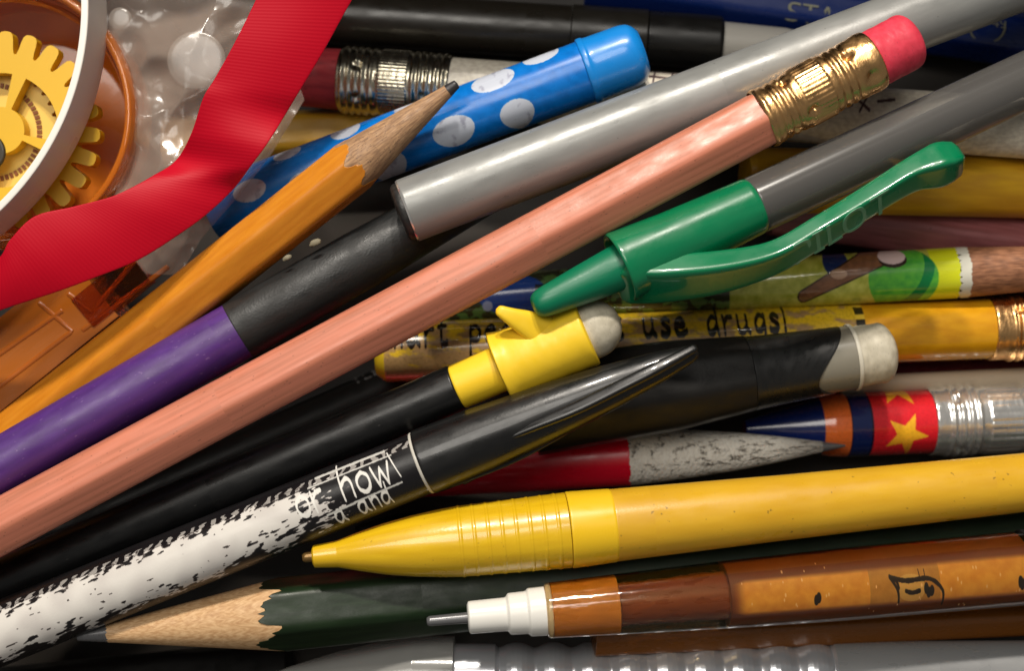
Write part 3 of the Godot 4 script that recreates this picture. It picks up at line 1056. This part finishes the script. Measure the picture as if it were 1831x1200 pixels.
	shaped(p, "eraser", 1552, 1640, 44, 65,
		func(x, f):
			var e := clampf((x - 1612) / 28.0, 0, 1)
			return (52.0 + 1.2 * noise.get_noise_2d(x * 0.8, f * 10)) * pow(maxf(0.0, 1.0 - pow(e, 3.0)), 0.5) + 0.1,
		M.eraser_pink)


func scratched_pen() -> void:
	var p := pen("scratched_white_pen", "white coated pen worn to black with scraped lettering and a glossy black clip cap", "pen", -150, 1194, 30.5, 1248, 628, 37.3)
	var soft := FastNoiseLite.new()
	soft.seed = 77
	soft.frequency = 0.05
	soft.fractal_octaves = 2
	var im := painted(p, -150, 760, 57, 2048, 256,
		func(x, y, f, ax):
			var n1 := soft.get_noise_2d(ax * 0.5, f * 60.0)
			var n2 := soft.get_noise_2d(ax * 0.62 + f * 24.0, f * 105.0 + 500.0)
			var n3 := soft.get_noise_2d(x * 0.22 + 300.0, y * 0.22)
			# coat left on the side that faces up, eaten in slanting strokes from both edges and from the cap end
			var slash := sin(ax * 0.33 + f * 9.0 + 2.5 * n1)
			var top = (f + 0.66) * 2.4 + 0.10 * slash + 0.8 * n2 + 0.25 * n1
			var low = (0.74 + 0.5 * n3 - f) * 1.9 + 0.9 * n2 + 0.5 * n1
			var end = (560.0 - ax + 60.0 * n3 - 34.0 * f) / 60.0 + 1.5 * n2 + 0.7 * n1
			var k := minf(minf(top, low), end)
			var col := c(22, 20, 22)
			if k > 0.0:
				col = c(216, 212, 206).lerp(c(202, 197, 192), clampf(n3 * 1.6 + 0.3, 0, 1))
				if n2 > 0.60 and n3 > 0.08 or n2 > 0.80:
					col = c(64, 58, 56)
			elif k > -0.12:
				col = c(92, 86, 84)
			elif f < -0.70 and f > -0.98 and slash > 0.2:
				col = c(150, 146, 142)
			return col)
	var white := c(226, 224, 218)
	write(im, p, -150, 760, 57, "or how", 548, 7, 35, 8, 3.7, white)
	write(im, p, -150, 760, 57, "/", 716, 4, 32, 4, 2.6, white)
	write(im, p, -150, 760, 57, "a and", 600, 42, 23, 6, 2.9, white)
	var w0 := tx(p, -150)
	var w1 := tx(p, 760)
	for s in [[575, -36, 722, -36, 1.4], [640, 17, 724, 15, 1.5], [590, 20, 640, 18, 1.8], [590, -47, 712, -46, 2.6]]:
		var e := []
		for k in [0, 2]:
			e.append(Vector2((tx(p, s[k]) - w0) / (w1 - w0) * 2048, (asin(s[k + 1] / 57.0) + PI) / TAU * 256))
		stroke(im, e, s[4], white.darkened(0.12))
	barrel(p, "worn_barrel", [[-150, 57], [757, 57]], tex(worn(mat(Color.WHITE, 0.42), 0.006), ImageTexture.create_from_image(im)), null, {"span": true, "cap0": true})
	barrel(p, "white_band", [[752, 57.2], [753, 58.2], [757, 58.2]], worn(mat(c(196, 192, 182), 0.35)))
	barrel(p, "cap", [[756, 57], [758, 60.5], [860, 58], [980, 51], [1090, 41], [1180, 28], [1238, 15], [1247, 8]], M.black_gloss, null, {"cap0": true, "cap1": true, "soft": 0.5})
	swept(p.node, "clip", [[850, 808, 38.6, 5, 4, 0.5], [940, 768, 39.6, 9, 7, 0.5], [1030, 730, 40.1, 12, 8, 0.5], [1120, 686, 40.4, 12, 9, 0.5], [1180, 656, 40.3, 11, 9, 0.5], [1240, 624, 39.4, 8, 7, 0.5]], M.black_gloss, 0.7)
	for k in 2:
		swept(p.node, "cap_ridge", [[790 + 40 * k, 874 - 12 * k, 33.0, 5, 4, 0], [930, 818 - 8 * k, 34.4, 5, 4, 0], [1090, 727 - 6 * k, 36.6, 4, 4, 0]], M.black_gloss, 0.8)


func green_pen() -> void:
	var p := pen("green_clip_pen", "retractable pen with smoky grey barrel, glossy green collar, long clip and push button", "pen", 952, 550, 38.4, 1980, 77, 29)
	barrel(p, "push_button", [[953, 10], [955, 17], [961, 23], [972, 27], [1040, 35], [1120, 43]], M.green_dull, null, {"cap0": true, "soft": 0.9})
	barrel(p, "collar", [[1125, 46], [1118, 52], [1109, 58], [1106, 63], [1110, 66], [1122, 64.5], [1200, 58.5], [1300, 54.5], [1344, 53], [1352, 49]], M.green, null, {"soft": 0.35, "cap1": true, "nv": 73})
	barrel(p, "barrel", [[1346, 49], [1350, 52], [1980, 51]], pane(c(96, 94, 92), 0.62, 0.2), null, {"cap0": true, "cap1": true})
	barrel(p, "ink_tube", [[1352, 24], [1980, 24]], worn(mat(c(60, 58, 56), 0.5)))
	var tw := 0.62
	var path := [[1124, 500, 37.1, 24, 48, tw], [1190, 498, 37.8, 25, 46, tw], [1290, 486, 38.4, 23, 40, tw], [1385, 460, 38.7, 19, 31, tw], [1470, 411, 38.3, 18, 29, tw], [1555, 358, 37.7, 19, 27, tw], [1625, 315, 37.2, 21, 29, tw], [1672, 297, 37.1, 29, 35, tw], [1694, 289, 37.1, 29, 31, tw]]
	swept(p.node, "clip", path, M.green, 0.3, 8, 65)
	# raised letters along the outer face of the clip
	var sf := SystemFont.new()
	sf.font_names = PackedStringArray(["Droid Sans"])
	var spots := [["P", 1424], ["I", 1452], ["L", 1478], ["O", 1516], ["T", 1560]]
	var pale := worn(mat(c(84, 150, 116), 0.5))
	for s in spots:
		var t := TextMesh.new()
		t.font = sf
		t.text = s[0]
		t.font_size = 64
		t.pixel_size = 1.0 / 64.0 * 2.9 * MM
		t.depth = 0.12 * MM
		t.curve_step = 4.0
		var o := part(p.node, "raised_letter", t, pale)
		var k := 0
		while path[k + 1][0] < s[1]:
			k += 1
		var u: float = float(s[1] - path[k][0]) / (path[k + 1][0] - path[k][0])
		var c0 := place(path[k][0], path[k][1], path[k][2])
		var c1 := place(path[k + 1][0], path[k + 1][1], path[k + 1][2])
		var d := (c1 - c0).normalized()
		var up := (Vector3.UP - d * d.y).normalized()
		var face := (d.cross(up) * cos(tw) + up * sin(tw)).normalized()
		var half: float = lerpf(path[k][3], path[k + 1][3], u) * K * (HC - 39)
		var b := Basis(d, face.cross(d), face)
		var w := Transform3D(b, (c0.lerp(c1, u) + face * (half + 0.03)) * MM)
		o.transform = (p.node as Node3D).transform.affine_inverse() * w


# ------------------------------------------------------------------ the left: amber toy, bag, ribbon

func lathed(parent: Node3D, called: String, prof: Array, m: Material, nv := 97) -> MeshInstance3D:
	# upright: (r, y) pairs in mm
	var pr := []
	for e in prof:
		pr.append(Vector2(e[0], e[1]))
	pr = soften(pr, 0.3)
	return part(parent, called, grid(pr.size(), nv,
		func(i, j):
			var f = TAU * j / (nv - 1)
			return Vector3(pr[i].x * cos(f), pr[i].y, -pr[i].x * sin(f)), true), m)


func plate(parent: Node3D, called: String, outline: PackedVector2Array, holes: Array, y0: float, y1: float, m: Material, middle := 0.0) -> void:
	var n := outline.size()
	var st := SurfaceTool.new()
	st.begin(Mesh.PRIMITIVE_TRIANGLES)
	st.set_smooth_group(-1)
	# top and bottom by strips between outline and holes: cut the ring into sectors, each a simple polygon
	var pieces := []
	var cuts := maxi(holes.size(), 1)
	for k in cuts:
		if holes.is_empty():
			pieces.append(outline)
			break
		# the sector from the middle of one hole to the middle of the next
		var wedge := PackedVector2Array([Vector2.ZERO])
		for e in 9:
			wedge.append(Vector2.from_angle(middle + TAU * (k + e / 8.0) / cuts) * 90.0)
		for r in Geometry2D.intersect_polygons(outline, wedge):
			pieces.append(r)
	for h in holes:
		var next := []
		for q in pieces:
			for r in Geometry2D.clip_polygons(q, h):
				next.append(r)
		pieces = next
	var rims := []
	for q in pieces:
		var tri := Geometry2D.triangulate_polygon(q)
		for k in range(0, tri.size(), 3):
			for y in [y1, y0]:
				var ids := [0, 1, 2]
				var a: Vector2 = q[tri[k]]
				var b: Vector2 = q[tri[k + 1]]
				var e: Vector2 = q[tri[k + 2]]
				var ccw := (b - a).cross(e - a) > 0
				if ccw == (y == y0):
					ids = [0, 2, 1]
				for i in ids:
					st.add_vertex(Vector3(q[tri[k + i]].x, y, q[tri[k + i]].y) * MM)
		rims.append(q)
	for q in rims:
		for i in q.size():
			var a: Vector2 = q[i]
			var b: Vector2 = q[(i + 1) % q.size()]
			for v in [[a, y0], [a, y1], [b, y1], [a, y0], [b, y1], [b, y0]]:
				st.add_vertex(Vector3(v[0].x, v[1], v[0].y) * MM)
	st.generate_normals()
	part(parent, called, st.commit(), m)


func gear(r_root: float, r_tip: float, teeth: int, turn: float, blunt := 0.5) -> PackedVector2Array:
	var out := PackedVector2Array()
	for k in teeth:
		for e in [[-0.5, 0.0], [-0.42, 0.06], [-0.36, 0.28], [-0.32, 0.62], [-0.27, 0.85], [-0.18, 0.97], [-0.06, 1.0], [0.06, 1.0], [0.18, 0.97], [0.27, 0.85], [0.32, 0.62], [0.36, 0.28], [0.42, 0.06]]:
			var a: float = turn + TAU * (k + e[0]) / teeth
			var r := lerpf(r_root, r_tip, e[1])
			out.append(Vector2(cos(a), sin(a)) * r)
	return out


func arc_hole(r0: float, r1: float, a0: float, a1: float) -> PackedVector2Array:
	var out := PackedVector2Array()
	for k in 13:
		out.append(Vector2.from_angle(lerpf(a0, a1, k / 12.0)) * r1)
	for k in 13:
		out.append(Vector2.from_angle(lerpf(a1, a0, k / 12.0)) * r0)
	return out


func gear_toy() -> void:
	var amber := pane(c(226, 124, 30), 0.5, 0.06)
	var amber_edge := gloss(worn(mat(c(168, 88, 22), 0.3)), 0.8)
	var amber_thick := clear(c(232, 136, 40), 0.035, 0.06, 0.06)
	var at := place(-6, 200, 26) * Vector3(1, 0, 1) + Vector3(0, 8, 0)
	var t := thing("amber_gear_toy", "transparent amber plastic toy with yellow gears inside its round case", "toy", at)
	var s := K * (HC - 26)
	var R := 247.0 * s
	lathed(t, "case_wall", [[R * 0.72, -4], [R * 0.93, 1], [R, 8], [R, 17], [R - 0.5, 18.2], [R - 1.3, 18.2], [R - 1.6, 17], [R - 1.7, 8], [R * 0.9, 2.4], [R * 0.7, -2.4], [R * 0.72, -4]], amber)
	lathed(t, "case_floor", [[0.01, -4.4], [R * 0.72, -4.4], [R * 0.72, -3], [0.01, -3]], gloss(worn(mat(c(208, 118, 32), 0.35))))
	lathed(t, "inner_rim", [[R * 0.86, 12], [R * 0.88, 13.6], [R * 0.91, 12]], amber_thick)
	var yel := tex(worn(mat(Color.WHITE, 0.5), 0.006), grain(c(228, 184, 6), c(216, 168, 4), 81, 4, 3, 256, 128, 1.0, 0.45, c(150, 100, 8)))
	var pale := worn(mat(c(226, 190, 84), 0.55), 0.006)
	var off := place(8, 235, 24) - at
	var g := thing_part(t, "large_gear", off * MM)
	var holes := []
	for k in 4:
		holes.append(arc_hole(42 * s, 103 * s, -1.12 + k * TAU / 4, 0.2 + k * TAU / 4))
	var body := gear(138 * s, 178 * s, 24, 0.05)
	plate(g, "gear_disc", body, holes, -1.2, 1.2, yel, -0.46)
	var hole_disc := lathed(g, "hole_shade_disc", [[0.01, 1.5], [33 * s, 1.5], [35 * s, 1.2]], worn(mat(c(44, 34, 14), 0.5)))  # dark disc laid on the gear to give the shade of a hole
	hole_disc.position = Vector3(-26 * s, 0, 40 * s) * MM
	var g2 := thing_part(t, "small_gear", (place(-8, 238, 21.6) - at) * MM)
	plate(g2, "gear_disc", gear(112 * s, 120 * s, 34, 0.0), [], -1.0, 1.0, pale)
	for k in 60:
		# a ring of small dark notches round the paler gear
		var a := TAU * k / 60.0
		var b := BoxMesh.new()
		b.size = Vector3(9 * s, 0.5, 6 * s) * MM
		var o := part(g2, "notch", b, M.notch if M.has("notch") else mat(c(120, 66, 14), 0.6))
		M.notch = o.material_override
		o.position = Vector3(cos(a) * 86 * s, 0.95, -sin(a) * 86 * s) * MM
		o.rotation.y = a
	# ribbed amber foot below the ribbon
	for e in [[[60, 620], 330, 128, 17.0, 10.0, "foot"], [[205, 520], 130, 62, 20.5, 3.5, "foot_rib"]]:
		var b := BoxMesh.new()
		var sc: float = K * (HC - e[3])
		b.size = Vector3(e[1] * sc, e[4], e[2] * sc) * MM
		var o := part(t, e[5], b, gloss(worn(mat(c(170, 94, 26), 0.3), 0.0)) if e[5] == "foot" else amber_thick)
		o.position = (place(e[0][0], e[0][1], e[3]) - at) * MM
		o.rotation.y = 0.68
	for e in [[[-40, 662], [112, 556]], [[-40, 722], [128, 594]], [[72, 542], [130, 592]], [[124, 526], [166, 558]], [[166, 558], [246, 462]], [[150, 590], [300, 478]]]:
		var pts := []
		for q in e:
			pts.append([q[0], q[1], 21.9, 5, 3, 0])
		swept(t, "moulded_edge", pts, amber_edge, 1.0, 4, 13)
	# white ring round it
	var ra := place(-350, 10, 35)
	var w := thing("white_ring", "large white plastic ring band arching over the yellow gears", "ring", ra)
	var rr := 509.0 * K * (HC - 35)
	lathed(w, "band", [[rr - 1.1, -9.5], [rr, -9.5], [rr, 0], [rr - 1.1, 0], [rr - 1.1, -9.4]], worn(mat(c(238, 234, 226), 0.45)), 193)


func thing_part(parent: Node3D, called: String, at: Vector3) -> Node3D:
	var o := Node3D.new()
	o.name = called
	o.position = at
	parent.add_child(o, true)
	return o


func bag() -> void:
	var left := [[150, -40], [196, 60], [244, 180], [240, 270], [205, 350], [215, 430], [262, 490]]
	var right := [[480, -40], [500, 60], [545, 178], [486, 275], [440, 336], [362, 425], [322, 492]]
	var base := place(330, 220, 20)
	var t := thing("plastic_bag", "crumpled clear plastic bag between the amber toy and red ribbon", "bag", base)
	var nz := FastNoiseLite.new()
	nz.seed = 19
	nz.frequency = 0.006
	nz.fractal_octaves = 2
	# creased film: sheets folded along straight lines in several directions, bent a little by the noise
	var fold := func(q: Vector2, layer: int) -> float:
		var w := q + Vector2(nz.get_noise_2d(q.x + 90, q.y), nz.get_noise_2d(q.x, q.y + 300)) * 22.0
		var sum := 0.0
		for e in [[0.35, 190.0, 2.0, 20.0], [1.3, 270.0, 2.2, 90.0], [2.35, 150.0, 1.1, 10.0], [0.9, 75.0, 0.35, 44.0]]:
			var g: float = w.dot(Vector2.from_angle(e[0] + layer * 0.7)) + e[3] + layer * 50.0
			var z := absf(fposmod(g / e[1], 1.0) - 0.5) * 2.0
			sum += e[2] * (sqrt(z * z + 0.006) - 0.5)
		return sum * 1.35 + 0.5 * nz.get_noise_2d(q.x * 2.0, q.y * 2.0 + layer * 90.0)
	for layer in 2:
		var mesh := grid(150, 110,
			func(i, j):
				var u: float = i / 149.0 * (left.size() - 1)
				var k := mini(int(u), left.size() - 2)
				var f := u - k
				var l := Vector2(left[k][0], left[k][1]).lerp(Vector2(left[k + 1][0], left[k + 1][1]), f)
				var r := Vector2(right[k][0], right[k][1]).lerp(Vector2(right[k + 1][0], right[k + 1][1]), f)
				var q := l.lerp(r, j / 109.0)
				var h = 25.5 - 5.0 * layer + fold.call(q, layer) - 0.012 * absf(q.x - 330.0) * (1.0 + layer)
				return place(q.x, q.y, h) - base,
			false)
		part(t, "sheet", mesh, pane(c(214, 192, 176), 0.26 if layer == 0 else 0.16, 0.16))
	# round air-bubble dots pressed in the film
	for e in [[352, 108, 52.0], [216, 34, 21.0]]:
		var at := place(e[0], e[1], 29.0) - base
		var rd: float = e[2] * K * (HC - 29)
		var d := lathed(t, "round_blister", [[0.01, 0.3], [rd * 0.5, 0.3], [rd * 0.8, 0.24], [rd * 0.96, 0.1], [rd, 0.0]], pane(c(196, 186, 176), 0.2, 0.22), 49)
		d.position = at * MM


func ribbon() -> void:
	# [left edge x, y, h, right edge x, y, h]
	var e := [[475, -40, 37.5, 660, -40, 36.0], [458, 0, 37.0, 630, 0, 35.6], [421, 75, 36.5, 580, 90, 35.0], [385, 140, 35.6, 535, 165, 34.2], [364, 175, 35.4, 508, 210, 33.2], [343, 238, 33.6, 478, 258, 34.8], [315, 287, 31.2, 447, 300, 33.8], [273, 315, 33.6, 420, 336, 31.4], [235, 336, 35.0, 380, 375, 31.8], [196, 353, 35.8, 335, 410, 32.6], [130, 370, 36.3, 252, 463, 33.6], [63, 387, 37.2, 170, 497, 34.6], [20, 428, 37.4, 100, 523, 35.0], [-10, 470, 36.2, 0, 556, 34.6], [-120, 540, 31.0, -110, 600, 31.0]]
	var base := place(330, 330, 40)
	var n := e.size()
	var steps := 8
	var rows := []
	for i in n - 1:
		for k in steps:
			var u := float(k) / steps
			var row := []
			for a in 6:
				var p0: float = e[maxi(i - 1, 0)][a]
				var p1: float = e[i][a]
				var p2: float = e[i + 1][a]
				var p3: float = e[mini(i + 2, n - 1)][a]
				row.append(0.5 * (2 * p1 + (p2 - p0) * u + (2 * p0 - 5 * p1 + 4 * p2 - p3) * u * u + (3 * p1 - p0 - 3 * p2 + p3) * u * u * u))
			rows.append(row)
	rows.append(e[-1])
	var nv := 41
	var length := [0.0]
	for i in range(1, rows.size()):
		length.append(length[-1] + Vector2(rows[i][0] + rows[i][3] - rows[i - 1][0] - rows[i - 1][3], rows[i][1] + rows[i][4] - rows[i - 1][1] - rows[i - 1][4]).length() * 0.5)
	var mesh := grid(rows.size(), nv,
		func(i, j):
			var f = TAU * j / (nv - 1)
			var w := 0.5 - 0.5 * cos(f)
			var r: Array = rows[i]
			var q := place(lerpf(r[0], r[3], w), lerpf(r[1], r[4], w), lerpf(r[2], r[5], w) + 0.5 * sin(w * PI))
			return q + Vector3(0, 0.16 * signf(sin(f)) * pow(absf(sin(f)), 0.5), 0) - base,
		true,
		func(i, j):
			return Vector2(length[i] / 14.0, 0.5 - 0.5 * cos(TAU * j / (nv - 1))))
	var im := Image.create(32, 32, false, Image.FORMAT_RGB8)
	for x in 32:
		for y in 32:
			im.set_pixel(x, y, Color(0.5 + 0.4 * sin(TAU * x / 16.0), 0, 0))
	var m := mat(c(184, 2, 32), 0.5, 0.0, 0.3)
	m.heightmap_enabled = true
	m.heightmap_texture = ImageTexture.create_from_image(im)
	m.heightmap_scale = 0.0012
	m.rim_enabled = true
	m.rim = 0.08
	m.rim_tint = 0.8
	var t := thing("red_ribbon", "red grosgrain ribbon bending from the top edge across the white ring", "ribbon", base)
	part(t, "woven_band", mesh, m)


func crumbs() -> void:
	for e in [[564, 434, 6.5, "larger cream eraser crumb stuck beside the black grip below the orange pencil"], [514, 461, 5.0, "smaller cream eraser crumb left of the other, below the orange pencil"]]:
		var b := place(e[0], e[1], 29.5)
		var t := thing("eraser_crumb", e[3], "crumb", b, "eraser crumbs by the black grip")
		var s: float = K * (HC - 34) * e[2]
		part(t, "crumb", grid(9, 13,
			func(i, j):
				var a: float = PI * i / 8.0
				var f = TAU * j / 12.0
				var r: float = s * (1.0 + 0.35 * noise.get_noise_3d(e[0] + cos(f) * 14, a * 14, sin(f) * 14))
				return Vector3(-cos(a) * r * 1.7, sin(a) * cos(f) * r * 0.6, sin(a) * sin(f) * r).rotated(Vector3.UP, 0.5),
			true), worn(mat(c(128, 120, 98), 0.8)))
